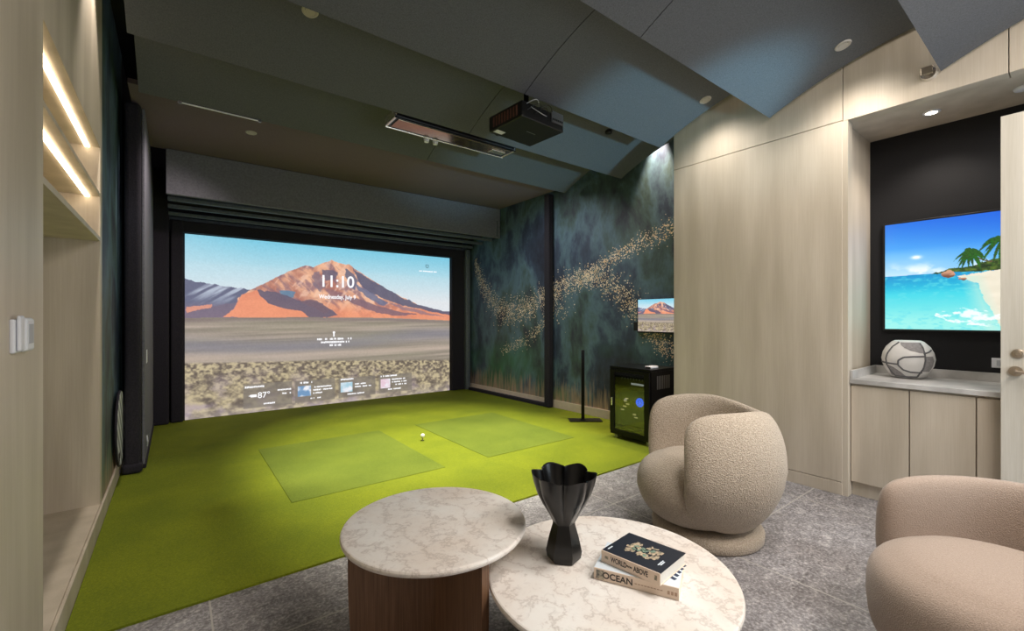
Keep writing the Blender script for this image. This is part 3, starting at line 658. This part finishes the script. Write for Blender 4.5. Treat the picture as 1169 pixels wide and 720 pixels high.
# round pale vase with grey brushed fields and dark bands
VC = Vector((4.49, .855, .8885))
t = thing('banded_vase', VC, 'round pale ceramic vase with grey patches and dark curved bands on the worktop', 'vase')
prof = [(.085,0),(.115,.012),(.142,.055),(.165,.10),(.175,.15),(.165,.20),(.142,.245),(.105,.282),(.085,.292),(.078,.288)]
prof = [(r*.90, z*.98) for r, z in prof]
def rv(z):
    for (r0, z0), (r1, z1) in zip(prof, prof[1:]):
        if z0 <= z <= z1: return r0+(r1-r0)*(z-z0)/(z1-z0)
    return prof[0][0]
obj('vase_body', lathe(BM(), VC, prof, 64), 'ivory', t, smooth=True)
toc = math.atan2(-VC.y, -VC.x)     # towards the room
def on_vase(a, z, off): r = rv(z)+off; return Vector((VC.x+r*math.cos(toc+a), VC.y+r*math.sin(toc+a), VC.z+z))
def band(pts, w=.006):
    b = BM(); P = []
    for (a0, z0), (a1, z1) in zip(pts, pts[1:]):
        for k in range(6): P.append((a0+(a1-a0)*k/6, z0+(z1-z0)*k/6))
    P.append(pts[-1]); tube(b, [on_vase(a, z, 0) for a, z in P], w, 8); return b
def patch(rows):
    b = BM(); V = []
    for z, a0, a1 in rows: V.append([b.verts.new(on_vase(a0+(a1-a0)*k/10, z, .0025)) for k in range(11)])
    for A_, B_ in zip(V, V[1:]):
        for k in range(10): b.faces.new((A_[k], A_[k+1], B_[k+1], B_[k]))
    return b
# angle grows to the right as seen from the room? (mirrored by sign sg)
sg = 1
for rows in ([(.275,-.45*sg,.75*sg),(.255,-.35*sg,.72*sg),(.235,-.15*sg,.70*sg),(.215,.1*sg,.66*sg),(.20,.45*sg,.62*sg)],
             [(.02,-1.0*sg,-.1*sg),(.05,-.95*sg,-.3*sg),(.085,-.92*sg,-.6*sg),(.10,-.9*sg,-.85*sg)],
             [(.06,.62*sg,1.1*sg),(.10,.62*sg,1.15*sg),(.14,.62*sg,1.15*sg),(.175,.62*sg,1.1*sg)]):
    obj('grey_patch', patch(rows), 'ash', t, smooth=True)
for pts in ([(-.55*sg,.275),(-.75*sg,.24),(-.9*sg,.18),(-.95*sg,.11),(-.85*sg,.05),(-.7*sg,.02)],
            [(-1.5*sg,.118),(-.9*sg,.113),(-.35*sg,.110)],
            [(.62*sg,.175),(.2*sg,.172),(-.15*sg,.165),(-.35*sg,.14),(-.38*sg,.105),(-.2*sg,.07),(.1*sg,.055),(.65*sg,.052)],
            [(.72*sg,.27),(.68*sg,.22),(.66*sg,.15),(.64*sg,.08),(.5*sg,.018)],
            [(-.7*sg,.02),(0,.016),(.5*sg,.018)], [(.62*sg,.195),(.9*sg,.205),(1.2*sg,.22)]):
    obj('dark_band', band(pts), 'charcoal', t, smooth=True)
downlight(4.36, .70, 2.8395, True, 'round lit downlight glowing in the niche ceiling', None)
t = thing('fire_sprinkler', (4.36, .26, 2.84), 'small white round sprinkler cover in niche ceiling at right edge', 'sprinkler')
obj('cover', lathe(BM(), (4.36,.265,2.8192), [(.02,0),(.04,.004),(.045,.014),(.045,.021)], 32), 'white_plastic', t, smooth=True)
t = thing('wall_sprinkler', (XB, .66, 3.0), 'small chrome sprinkler head on the pale wall beside the ceiling panel corner', 'sprinkler')
obj('escutcheon', cyl(BM(), (XB-.001,.66,2.99), (XB-.022,.66,2.99), .05, .04, 32), 'chrome', t)
b = BM(); cyl(b, (XB-.02,.66,2.99), (XB-.06,.66,2.99), .014, seg=16); bx(b, XB-.07,XB-.06,.63,.69,2.965,3.015, bev=.003); cyl(b,(XB-.03,.64,2.975),(XB-.062,.64,2.975),.004,seg=8); cyl(b,(XB-.03,.68,3.0),(XB-.062,.68,3.0),.004,seg=8); obj('nozzle', b, 'nickel', t)

# open door leaf lying across the niche
D0, D1 = .333, -.60
b = BX(XB-.03, XB+.015, D1+.005, D0, .008, 2.575, bev=.002)
d = struct('door_1', b, 'door_veneer')
ORG[d.name] = ORG[d.name]
b = BM(); cyl(b, (XB-.031,.272,1.03), (XB-.040,.272,1.03), .030, seg=32); obj('lever_rose', b, 'nickel', d)
b = BM(); cyl(b, (XB-.04,.272,1.03), (XB-.08,.272,1.03), .010, seg=16); tube(b, [(XB-.08,.272,1.03),(XB-.082,.22,1.027),(XB-.08,.15,1.03)], .009, 14); obj('lever_handle', b, 'nickel', d)
b = BM(); lathe(b, (0,0,0), [(.028,0),(.028,.006),(.020,.009),(.014,.009),(.012,.014)], 32); XF(b, b.verts, Matrix.Translation((XB-.031,.262,1.135))@Matrix.Rotation(-PI/2,4,'Y')); obj('deadbolt_turn', b, 'nickel', d)

# ------------------------------------------------------------------ left recess: shelves, LED strips, controls
t = thing('lit_wall_shelving', (-.6, 3.15, 1.85), 'pale wood double shelf glowing with warm strips in the left wall recess', 'shelf')
obj('lower_shelf', BX(NX+.002, XL, NY0+.002, NY1-.002, 1.85, 1.878, bev=.001, seg=1), 'veneer', t)
obj('upper_shelf', BX(NX+.002, XL, NY0+.002, NY1-.002, 2.14, 2.162, bev=.001, seg=1), 'veneer', t)
for z in (2.458, 2.138): obj('light_strip', BX(-.462, -.440, NY0+.01, NY1-.01, z-.008, z+.001), 'led', t)
t = thing('thermostat', (XL, 2.06, 1.24), 'white wall thermostat with rounded edges and a small grey display', 'thermostat')
obj('housing', BX(XL-.001, XL+.022, 2.02, 2.112, 1.243, 1.350, bev=.010, seg=3), 'white_plastic', t)
obj('display', BX(XL+.0215, XL+.0235, 2.035, 2.092, 1.268, 1.330, bev=.001), 'grey_plastic', t)
t = thing('remote_holder', (XL, 1.94, 1.24), 'white remote control in a wall cradle left of the thermostat', 'remote control')
obj('cradle', BX(XL-.001, XL+.012, 1.935, 2.012, 1.243, 1.345, bev=.005, seg=3), 'white_plastic', t)
obj('remote', BX(XL+.012, XL+.022, 1.945, 1.998, 1.248, 1.356, bev=.007, seg=3), 'white_plastic', t)

# ------------------------------------------------------------------ stand, server cabinet, small screen
t = thing('floor_stand', (4.24, 3.99, .0125), 'slim black post on a flat rectangular floor base beside the mural', 'stand')
Rz = Matrix.Translation((4.24,3.99,0))@Matrix.Rotation(-math.radians(37),4,'Z')
obj('base_plate', BX(-.21,.21,-.09,.09,.0125,.024, bev=.003, mt=Rz), 'black_metal', t)
obj('post', BX(-.05,-.008,-.012,.012,.024,.93, bev=.004, mt=Rz), 'black_metal', t)
obj('base_collar', BX(-.062,.006,-.02,.02,.024,.034, bev=.003, mt=Rz), 'black_metal', t)

RX0, RX1, RY0, RY1, RZ0, RZ1 = 3.87, 4.32, 2.74, 3.26, .065, .805
t = thing('server_cabinet', (4.09, 3.0, .013), 'black rolling equipment cabinet with a tinted glass door beside the armchair', 'cabinet')
w = .022
b = BM(); bx(b, RX0+.02, RX1, RY0, RY0+w, RZ0, RZ1); obj('side_panel', b, 'black_metal', t)
b = BM(); bx(b, RX0+.02, RX1, RY1-w, RY1, RZ0, RZ1); obj('side_panel', b, 'black_metal', t)
b = BM(); bx(b, RX1-w, RX1, RY0+w, RY1-w, RZ0+.03, RZ1-.02); obj('back_panel', b, 'black_metal', t)
obj('top_panel', BX(RX0, RX1+.01, RY0-.008, RY1+.008, RZ1-.02, RZ1+.008, bev=.005), 'black_metal', t)
obj('bottom_panel', BX(RX0, RX1, RY0, RY1, RZ0, RZ0+.035, bev=.004), 'black_metal', t)
b = BM()
for (a, c, e, f) in ((RY0+.004,RY0+.065,RZ0+.035,RZ1-.02),(RY1-.065,RY1-.004,RZ0+.035,RZ1-.02),(RY0+.065,RY1-.065,RZ0+.035,RZ0+.06),(RY0+.065,RY1-.065,RZ1-.05,RZ1-.02)): bx(b, RX0-.012, RX0+.012, a, c, e, f, bev=.002)
dr = obj('door_frame', b, 'black_metal', t)
obj('door_glass', BX(RX0-.004, RX0+.002, RY0+.06, RY1-.06, RZ0+.055, RZ1-.045), 'smoked_glass', dr)
b = BM(); bx(b, RX0-.024, RX0-.012, RY1-.045, RY1-.028, .38, .47, bev=.004); obj('door_handle', b, 'chrome', dr)
b = BM(); bx(b, RX0+.06, RX1-.05, RY0+.03, RY1-.03, .60, .72, bev=.003); obj('network_switch', b, noisy('equipment_grey', (52,56,52), (74,80,70), 20, .4), t)
b = BM(); bx(b, RX0+.055, RX0+.06, RY0+.12, RY0+.28, .625, .645); obj('switch_label', b, emis('label_glow', (225,230,225), .8), t)
b = BM()
for k in range(10): bx(b, RX0+.056, RX0+.061, RY0+.05+.038*k, RY0+.068+.038*k, .675, .695)
obj('switch_ports', b, 'grey_plastic', t)
obj('computer_case', BX(RX0+.09, RX1-.05, RY0+.04, RY1-.06, .16, .56, bev=.006), noisy('computer_grey', (70,74,62), (96,98,80), 6, .35), t)
b = BM(); bm2 = [(RX0+.086, 2.93+.040*math.cos(a), .44+.040*math.sin(a)) for a in [2*PI*i/32 for i in range(33)]]; tube(b, bm2, .008, 8); obj('fan_ring', b, 'tick_blue', t)
b = BM()
for k in range(7):
    a = 2*PI*k/7; cyl(b, (RX0+.086,2.93,.44), (RX0+.086,2.93+.034*math.cos(a),.44+.034*math.sin(a)), .006, seg=6)
obj('fan_blades', b, 'tick_blue', t)
b = BM()
for (y, z) in [(3.10,.46),(3.12,.43),(3.09,.40),(3.13,.37),(3.16,.33),(3.0,.30),(2.98,.27)]: bx(b, RX0+.084, RX0+.09, y-.02, y+.02, z-.006, z+.006)
obj('indicator_lights', b, emis('indicator_warm', (230,214,160), 1.0), t)
obj('shelf', BX(RX0+.03, RX1-.03, RY0+.022, RY1-.022, .135, .15), 'grey_metal', t)
b = BM()
for y in [RY0+.03+.02*k for k in range(0)]: pass
for k in range(8): bx(b, RX0+.12+.03*k, RX0+.135+.03*k, RY0-.002, RY0+.001, .60, .74)
obj('side_vents', b, 'grey_metal', t)
for x in (RX0+.05, RX1-.05):
    for y in (RY0+.05, RY1-.05):
        b = BM(); cyl(b, (x-.012,y,.0365), (x+.012,y,.0365), .0235, seg=24); bx(b, x-.018,x+.018,y-.012,y+.012,.045,.066); obj('caster', b, 'grey_metal', t)
t = thing('wireless_router', (4.02, 2.83, .8135), 'small white box lying on top of the black equipment cabinet', 'router')
obj('body', BX(3.96,4.09,2.79,2.87,.8135,.838, bev=.008, seg=3), 'white_plastic', t)
obj('front_band', BX(3.957,3.961,2.80,2.86,.818,.832), 'black_plastic', t)

t = thing('wall_monitor', (XR(3.0)-.06, 3.03, 1.17), 'small flat monitor on the mural wall showing the volcano desktop', 'monitor')
mx = XR(3.0)-.075
obj('casing', BX(mx, mx+.035, 2.685, 3.375, 1.168, 1.578, bev=.003), 'black_plastic', t)
img, _, _ = paint_mountain(180, 110)
screen_grid('monitor_picture', img, (mx-.002, 3.362, 1.570), (0,-.665,0), (0,0,-.385), screen_mat('monitor_picture', 1.1, 1), t)
obj('wall_bracket', BX(mx+.035, XR(3.0)-.003, 2.9, 3.15, 1.28, 1.46), 'black_metal', t)
b = BM(); bx(b, mx+.0,mx+.05,3.376,3.43,1.19,1.30, bev=.004); obj('side_speaker', b, 'black_plastic', t)

# ------------------------------------------------------------------ coffee tables
def wing_table(c, R, ztop, th, angs, wr, label, name='coffee_table', dark=False):
    t = thing(name, (c[0], c[1], 0), label, 'coffee table', 'round marble coffee tables')
    b = BM(); lathe(b, (c[0], c[1], ztop-th), [(R-.012,0),(R-.004,.004),(R,.012),(R,th-.008),(R-.003,th-.002),(R-.008,th)], 128)
    obj('marble_top', b, 'marble', t, smooth=False)
    H = ztop-th-.002
    for a in angs:
        a = math.radians(a); dx, dy = math.cos(a), math.sin(a); nx, ny = -dy, dx; tk = .016
        pts = [(0.0, .012)]
        for k in range(13):
            z = .012+(H-.012)*k/12; s = k/12; pts.append((wr-.022*(1-s)**2-.006*s*s*s, z))
        pts.append((0.0, H))
        b = BM(); extrude_poly(b, [Vector((c[0]+dx*r-nx*tk, c[1]+dy*r-ny*tk, z)) for r, z in pts], (nx*2*tk, ny*2*tk, 0))
        obj('base_wing', b, 'walnut', t)
    obj('base_glides', lathe(BM(), (c[0],c[1],0), [(.05,0),(.05,.0125)], 24), 'black_plastic', t)
    return t
wing_table((.868,1.663), .376, .50, .026, (165, 273, 45), .35, 'taller round white marble coffee table on walnut wing base, nearer the turf')
wing_table((1.343,1.138), .471, .37, .026, (200, 320, 80), .40, 'lower and wider round marble coffee table carrying the vase and books')

# black sculpted vase
C0 = Vector((1.262, 1.305, .3705))
b = BM(); seg = 96
prof = [(.060,0,0),(.066,.004,0),(.070,.03,0),(.058,.088,.0),(.044,.138,.0),(.0435,.147,.05),(.060,.178,.35),(.084,.22,.7),(.104,.265,1.0),(.117,.31,1.2),(.124,.350,1.35)]
inn = [(.118,.347,1.35),(.109,.30,1.2),(.088,.245,.9),(.06,.195,.5),(.03,.16,.2)]
rings = []
def rad(r, lob, t):
    q = (t % (PI/3))-PI/6; hexr = math.cos(PI/6)/math.cos(q)*1.04
    l = math.cos(3*t)**2
    return r*(hexr*(1-min(lob,1)) + min(lob,1)*1.0)*(1+.15*lob*(abs(math.cos(3*t))**0.7-.62))
for (r, z, lob) in prof+inn:
    rings.append([b.verts.new((C0.x+rad(r,lob,2*PI*k/seg)*math.cos(2*PI*k/seg+.25), C0.y+rad(r,lob,2*PI*k/seg)*math.sin(2*PI*k/seg+.25), C0.z+z-(.012*math.sin(6*PI*k/seg)**2 if lob > 1.3 else 0))) for k in range(seg)])
for a_, c_ in zip(rings, rings[1:]):
    for k in range(seg): b.faces.new((a_[k], a_[(k+1)%seg], c_[(k+1)%seg], c_[k]))
b.faces.new(rings[0][::-1]); b.faces.new(rings[-1])
o = obj('sculpted_vase', b, 'vase_black', smooth=True); tag(o, 'glossy black fluted vase with narrow waist standing on the lower marble table', 'vase')
try:
    o.data.set_sharp_from_angle(angle=math.radians(28))
except Exception: pass

# books
def book(org, dvec, nvec, L, W, z0, z1, name, label, cover, spine):
    d = Vector((*dvec,0)).normalized(); n = Vector((*nvec,0)).normalized()
    Mx = Matrix((( d.x, n.x, 0, org[0]), (d.y, n.y, 0, org[1]), (0,0,1,0), (0,0,0,1)))   # x along spine, y into the book
    t = thing(name, (org[0], org[1], z0), label, 'book', 'stacked books')
    obj('pages', BX(.004, L-.004, .003, W-.004, z0+.0025, z1-.0025, mt=Mx), 'paper', t)
    obj('front_cover', BX(0, L, 0, W, z1-.0025, z1, bev=.0006, seg=1, mt=Mx), cover, t)
    obj('back_cover', BX(0, L, 0, W, z0, z0+.0025, bev=.0006, seg=1, mt=Mx), spine, t)
    obj('spine', BX(0, L, -.003, .0005, z0, z1, bev=.0006, seg=1, mt=Mx), spine, t)
    return t, Mx, d, n
t2, Mx, d, n = book((1.253,1.133), (.45,-.893), (.893,.45), .30, .205, .371, .4135, 'coffee_table_book', 'pale book with a dark ink title on its spine, lying under the navy covered book', 'book_white', 'book_cream')
RSp = frame3(d, (0,0,1))
text_mesh('spine_title', 'OCEAN', 'ink', t2, Mx@Vector((.088,-.0036,.392)), RSp, .032, ext=.0003, bold=.0007)
b = BX(.008,.038,-.0036,-.003,.376,.408, mt=Mx); obj('spine_picture', b, 'photo_grey', t2)
b = BM()
for k in range(3): bx(b, .262+.012*k, .270+.012*k, -.0036,-.003,.384,.396, mt=Mx)
for k in range(9): bx(b, .15+.011*k, .158+.011*k, -.0036,-.003,.390,.393, mt=Mx)
obj('spine_marks', b, noisy('soft_ink', (170,140,118), (180,150,128), 5), t2)
b = BM()
for k in range(5):
    Mk = Mx@Matrix.Translation((.262+.006*k, .06+.026*k, 0))@Matrix.Rotation(-.5,4,'Z'); bx(b, -.026,.026,-.008,.008,.4135,.4139, mt=Mk)
obj('cover_stripes', b, 'ink_blue', t2)
t1, Mx, d, n = book((1.305,1.141), (.04,-.231), (.99,.11), .235, .195, .4142, .4585, 'coffee_table_book', 'top book of the pair, navy cover printed with a cream and green rosette', 'book_navy', 'book_cream')
RSp = frame3(d, (0,0,1))
text_mesh('spine_title', 'WORLD', 'ink', t1, Mx@Vector((.074,-.0036,.437)), RSp, .027, ext=.0003, sx=.66, bold=.0006)
text_mesh('spine_title', 'FROM', 'ink', t1, Mx@Vector((.1165,-.0036,.437)), RSp, .009, ext=.0003, bold=.0003)
text_mesh('spine_title', 'ABOVE', 'ink', t1, Mx@Vector((.162,-.0036,.437)), RSp, .027, ext=.0003, sx=.66, bold=.0006)
b = BM(); bx(b, .016,.030,-.0036,-.003,.432,.442, mt=Mx); bx(b, .214,.224,-.0036,-.003,.43,.447, mt=Mx); obj('spine_marks', b, 'photo_tan', t1)
rs = random.Random(8); b = BM()
for k in range(60):
    a = rs.random()*2*PI; r = .068*math.sqrt(rs.random()); x = .118+r*math.cos(a)*1.0; y = .098+r*math.sin(a)*(.75); s = rs.uniform(.005,.012)
    Mk = Mx@Matrix.Translation((x,y,0))@Matrix.Rotation(rs.random()*3,4,'Z'); bx(b, -s,s,-s*.6,s*.6,.4585,.4588+.00002*k, mt=Mk)
obj('cover_rosette', b, 'photo_tan', t1)
b = BM()
for k in range(9):
    a = rs.random()*2*PI; r = .05*rs.random(); Mk = Mx@Matrix.Translation((.118+r*math.cos(a),.098+r*math.sin(a)*.8,0))@Matrix.Rotation(rs.random()*3,4,'Z'); bx(b, -.01,.01,-.006,.006,.4585,.4605, mt=Mk)
obj('cover_rosette_green', b, noisy('sage_print', (92,116,100), (150,170,150), 60), t1)
b = BM(); bx(b, .200,.205,.045,.085,.4585,.4588, mt=Mx); bx(b, .207,.212,.05,.08,.4585,.4588, mt=Mx); bx(b,.012,.017,.02,.05,.4585,.4588,mt=Mx); obj('cover_lettering', b, 'book_white', t1)

# ------------------------------------------------------------------ armchairs
def bent_shell(bm, C, face, R, Ls, zc, hh, ht, nz=2.6, na=3.8, bulge=.04, na_seg=110, nc=40, bot_in=.07, dip=0.0):
    """rounded padded slab following a U: half circle behind, straight arms of length Ls in front"""
    rings = []; half = PI/2*R; tot = half+Ls
    for i in range(na_seg+1):
        s = math.sin((-1+2*i/na_seg)*PI/2)
        k = max(1-abs(s)**na, 0)**(1/na); ku = max(1-abs(s)**(na+3), 0)**(1/(na+1.2)); kt = max(1-abs(s)**(na*2.2), 0)**(1/2.2)
        L = s*tot
        if abs(L) <= half: ang = PI+L/R; cx_, cy_ = R*math.cos(ang), R*math.sin(ang); nx, ny = math.cos(ang), math.sin(ang)
        else:
            e = abs(L)-half; sg_ = 1 if L > 0 else -1; cx_, cy_ = e, -sg_*R; nx, ny = 0, -sg_
            tn = min(e/Ls, 1); cy_ += sg_*.035*tn*tn; 
        ring = []
        for j in range(nc):
            p = 2*PI*j/nc; cz = math.copysign(abs(math.sin(p))**(2/nz), math.sin(p)); ct = math.copysign(abs(math.cos(p))**(2/2.3), math.cos(p))
            z = zc+hh*(ku if cz > 0 else k)*cz; zn = (z-zc)/hh; z -= dip*max(cz,0)*math.cos(min(abs(s)*1.9,1)*PI/2)**2
            r = ht*kt*ct - bulge*zn*zn - bot_in*max(0,-zn)**1.5
            x, y = cx_+nx*r, cy_+ny*r
            x -= .06*max(0, -zn)**2*(1 if x > 0 else 0)*min(x/.2, 1) if x > 0 else 0
            ring.append(bm.verts.new((C[0]+x*math.cos(face)-y*math.sin(face), C[1]+x*math.sin(face)+y*math.cos(face), z)))
        rings.append(ring)
    for a, c in zip(rings, rings[1:]):
        for j in range(nc): bm.faces.new((a[j], a[(j+1)%nc], c[(j+1)%nc], c[j]))
    bm.faces.new(rings[0][::-1]); bm.faces.new(rings[-1])
    bmesh.ops.remove_doubles(bm, verts=bm.verts, dist=.0004)
    return bm
def drum(bm, C, rx, ry, rot, z0, z1, nz=3.0, seg=72, n=28, taper=0.0):
    rings = []; zc = (z0+z1)/2; hh = (z1-z0)/2
    for i in range(n+1):
        q = -PI/2+PI*i/n; cz = math.copysign(abs(math.sin(q))**(2/nz), math.sin(q)); cr = max(math.cos(q), 0)**(2/nz)
        rings.append([])
        for k in range(seg):
            a = 2*PI*k/seg; rr = cr*(1-taper*max(0,-cz)); x = rx*rr*math.cos(a); y = ry*rr*math.sin(a)
            rings[-1].append(bm.verts.new((C[0]+x*math.cos(rot)-y*math.sin(rot), C[1]+x*math.sin(rot)+y*math.cos(rot), zc+hh*cz+.012*(1-(x/rx)**2-(y/ry)**2 if cz > .9 else 0))))
    for a, c in zip(rings, rings[1:]):
        for k in range(seg): bm.faces.new((a[k], a[(k+1)%seg], c[(k+1)%seg], c[k]))
    bm.faces.new(rings[0][::-1]); bm.faces.new(rings[-1])
    bmesh.ops.remove_doubles(bm, verts=bm.verts, dist=.0004); return bm
def armchair(C, face, R, half, ztop, zbot, ht, seat_r, seat_off, seat_z, mat, label, plinth_r, seat_taper=.16, seat_n=3.0, **k):
    t = thing('armchair', (C[0], C[1], 0), label, 'armchair', 'rounded beige armchairs')
    fx, fy = math.cos(face), math.sin(face)
    obj('backrest', bent_shell(BM(), C, face, R, half, (ztop+zbot)/2, (ztop-zbot)/2, ht, **k), mat, t, smooth=True)
    obj('seat', drum(BM(), (C[0]+fx*seat_off, C[1]+fy*seat_off), seat_r*1.06, seat_r, face, .065, seat_z, taper=seat_taper, nz=seat_n), mat, t, smooth=True)
    obj('plinth', lathe(BM(), (C[0]+fx*.0, C[1]+fy*.0, 0), [(plinth_r-.01,0.0),(plinth_r,.01),(plinth_r+.003,.055),(plinth_r-.012,.075)], 72), mat, t, smooth=True)
    return t
armchair((2.685,1.485), math.radians(142), .375, .262, .815, .085, .068, .345, .06, .485, 'boucle',
         'beige boucle tub armchair with rounded wraparound back in front of the pale wall', .325, bulge=.055, bot_in=.085, dip=.05, nz=2.9, na=4.6)
armchair((2.42,.10), math.radians(135), .40, .30, .665, .075, .075, .36, .13, .462, 'suede',
         'smooth taupe tub armchair cut off by the bottom right corner', .32, seat_taper=.04, seat_n=3.8, bulge=.03, bot_in=.04, nz=3.2, na=6.0)

# ------------------------------------------------------------------ lights
def spot(loc, tgt, power, angle=90, blend=.5, size=.05, col=(1,.9,.78)):
    l = bpy.data.lights.new('spot_beam', 'SPOT'); l.energy = power; l.spot_size = math.radians(angle); l.spot_blend = blend; l.shadow_soft_size = size; l.color = col
    o = bpy.data.objects.new('spot_beam', l); COL.objects.link(o); o.location = loc
    o.rotation_euler = (Vector(tgt)-Vector(loc)).to_track_quat('-Z', 'Y').to_euler(); return o
def area(loc, tgt, sx, sy, power, col=(1,.94,.86), spread=180):
    l = bpy.data.lights.new('added_fill_area', 'AREA'); l.shape = 'RECTANGLE'; l.size = sx; l.size_y = sy; l.energy = power; l.color = col; l.spread = math.radians(spread)
    o = bpy.data.objects.new('added_fill_area', l); COL.objects.link(o); o.location = loc
    o.rotation_euler = (Vector(tgt)-Vector(loc)).to_track_quat('-Z', 'Y').to_euler(); return o
# downlights along the pale wall (scallops), and over the bay, plus added spots on the left side
spot((3.76, 2.09, 3.27), (3.90, 2.09, 0), 48, 140, 1.0, .14, (1,.93,.84))
spot((3.72, 1.05, 3.20), (3.88, 1.05, 0), 55, 140, 1.0, .14, (1,.93,.84))
spot((4.36, .70, 2.82), (4.36, .70, 0), 24, 120, .7, .03)
spot((4.51, 3.10, 3.66), (4.57, 3.2, 1.5), 300, 50, .7, .03, (1,.82,.64))
spot((1.2, 3.4, 3.22), (-.39, 4.7, 1.7), 60, 38, .8, .06, (.9,.95,1))  # added spot to brighten the left mural, no fixture there
spot((-.31, 3.50, 3.70), (-.31, 3.55, 0), 150, 60, .6, .03)
spot((.45, 4.85, 3.16), (-.25, 5.9, 1.9), 70, 90, .9, .08, (1,.86,.84))  # added spot to lift the side curtain, no fixture there
for (x, y, z, p) in [(2.15, 3.12, 3.20, 330), (2.2, 4.0, 3.22, 380), (2.2, 4.75, 3.18, 300)]:
    spot((x, y, z), (x+.02, y+.08, 0), p, 66, .45, .05, (1,.95,.80))
# added fill: neutral from above, cool from behind the camera
area((2.3, -.9, 3.3), (2.6, 1.2, .6), 2.2, .8, 92, (1,.93,.87))  # added overhead fill for the whole room, out of view
spot((2.9, 4.75, 3.16), (4.5, 4.5, 1.5), 80, 100, .8, .10, (.95,.97,1))  # added wash to brighten the mural wall and its dark post
spot((1.85, .55, 2.95), (1.85, .85, 0), 150, 76, .8, .25, (1,.95,.89))  # added general light over the tables and chairs
area((2.9, -1.45, 1.5), (2.6, 3.0, 2.0), 1.8, 1.9, 40, (.72,.88,1.0))  # added cool fill; the back wall has no window
spot((3.5, -1.35, 1.5), (3.42, 2.55, 3.12), 520, 27, .7, .10, (.36,.78,1.0))  # added cyan beam that tints the panel tips blue, no real source
w = bpy.data.worlds.new('world'); SC.world = w; w.use_nodes = True
w.node_tree.nodes['Background'].inputs[0].default_value = (.8,.85,.95,1); w.node_tree.nodes['Background'].inputs[1].default_value = .2

# ------------------------------------------------------------------ camera
cam = bpy.data.cameras.new('camera'); co = bpy.data.objects.new('camera', cam); COL.objects.link(co); SC.camera = co
cam.sensor_width = 36; cam.lens = 504/1169*36; cam.shift_y = 2.5/1169; cam.clip_start = .02
co.location = (0, 0, 1.35); co.rotation_euler = (PI/2, 0, -math.atan(384.5/504))
SC.view_settings.view_transform = 'Standard'; SC.view_settings.look = 'None'
SC.view_settings.gamma = 1.0; SC.view_settings.use_curve_mapping = False
SC.view_settings.exposure = 0.0
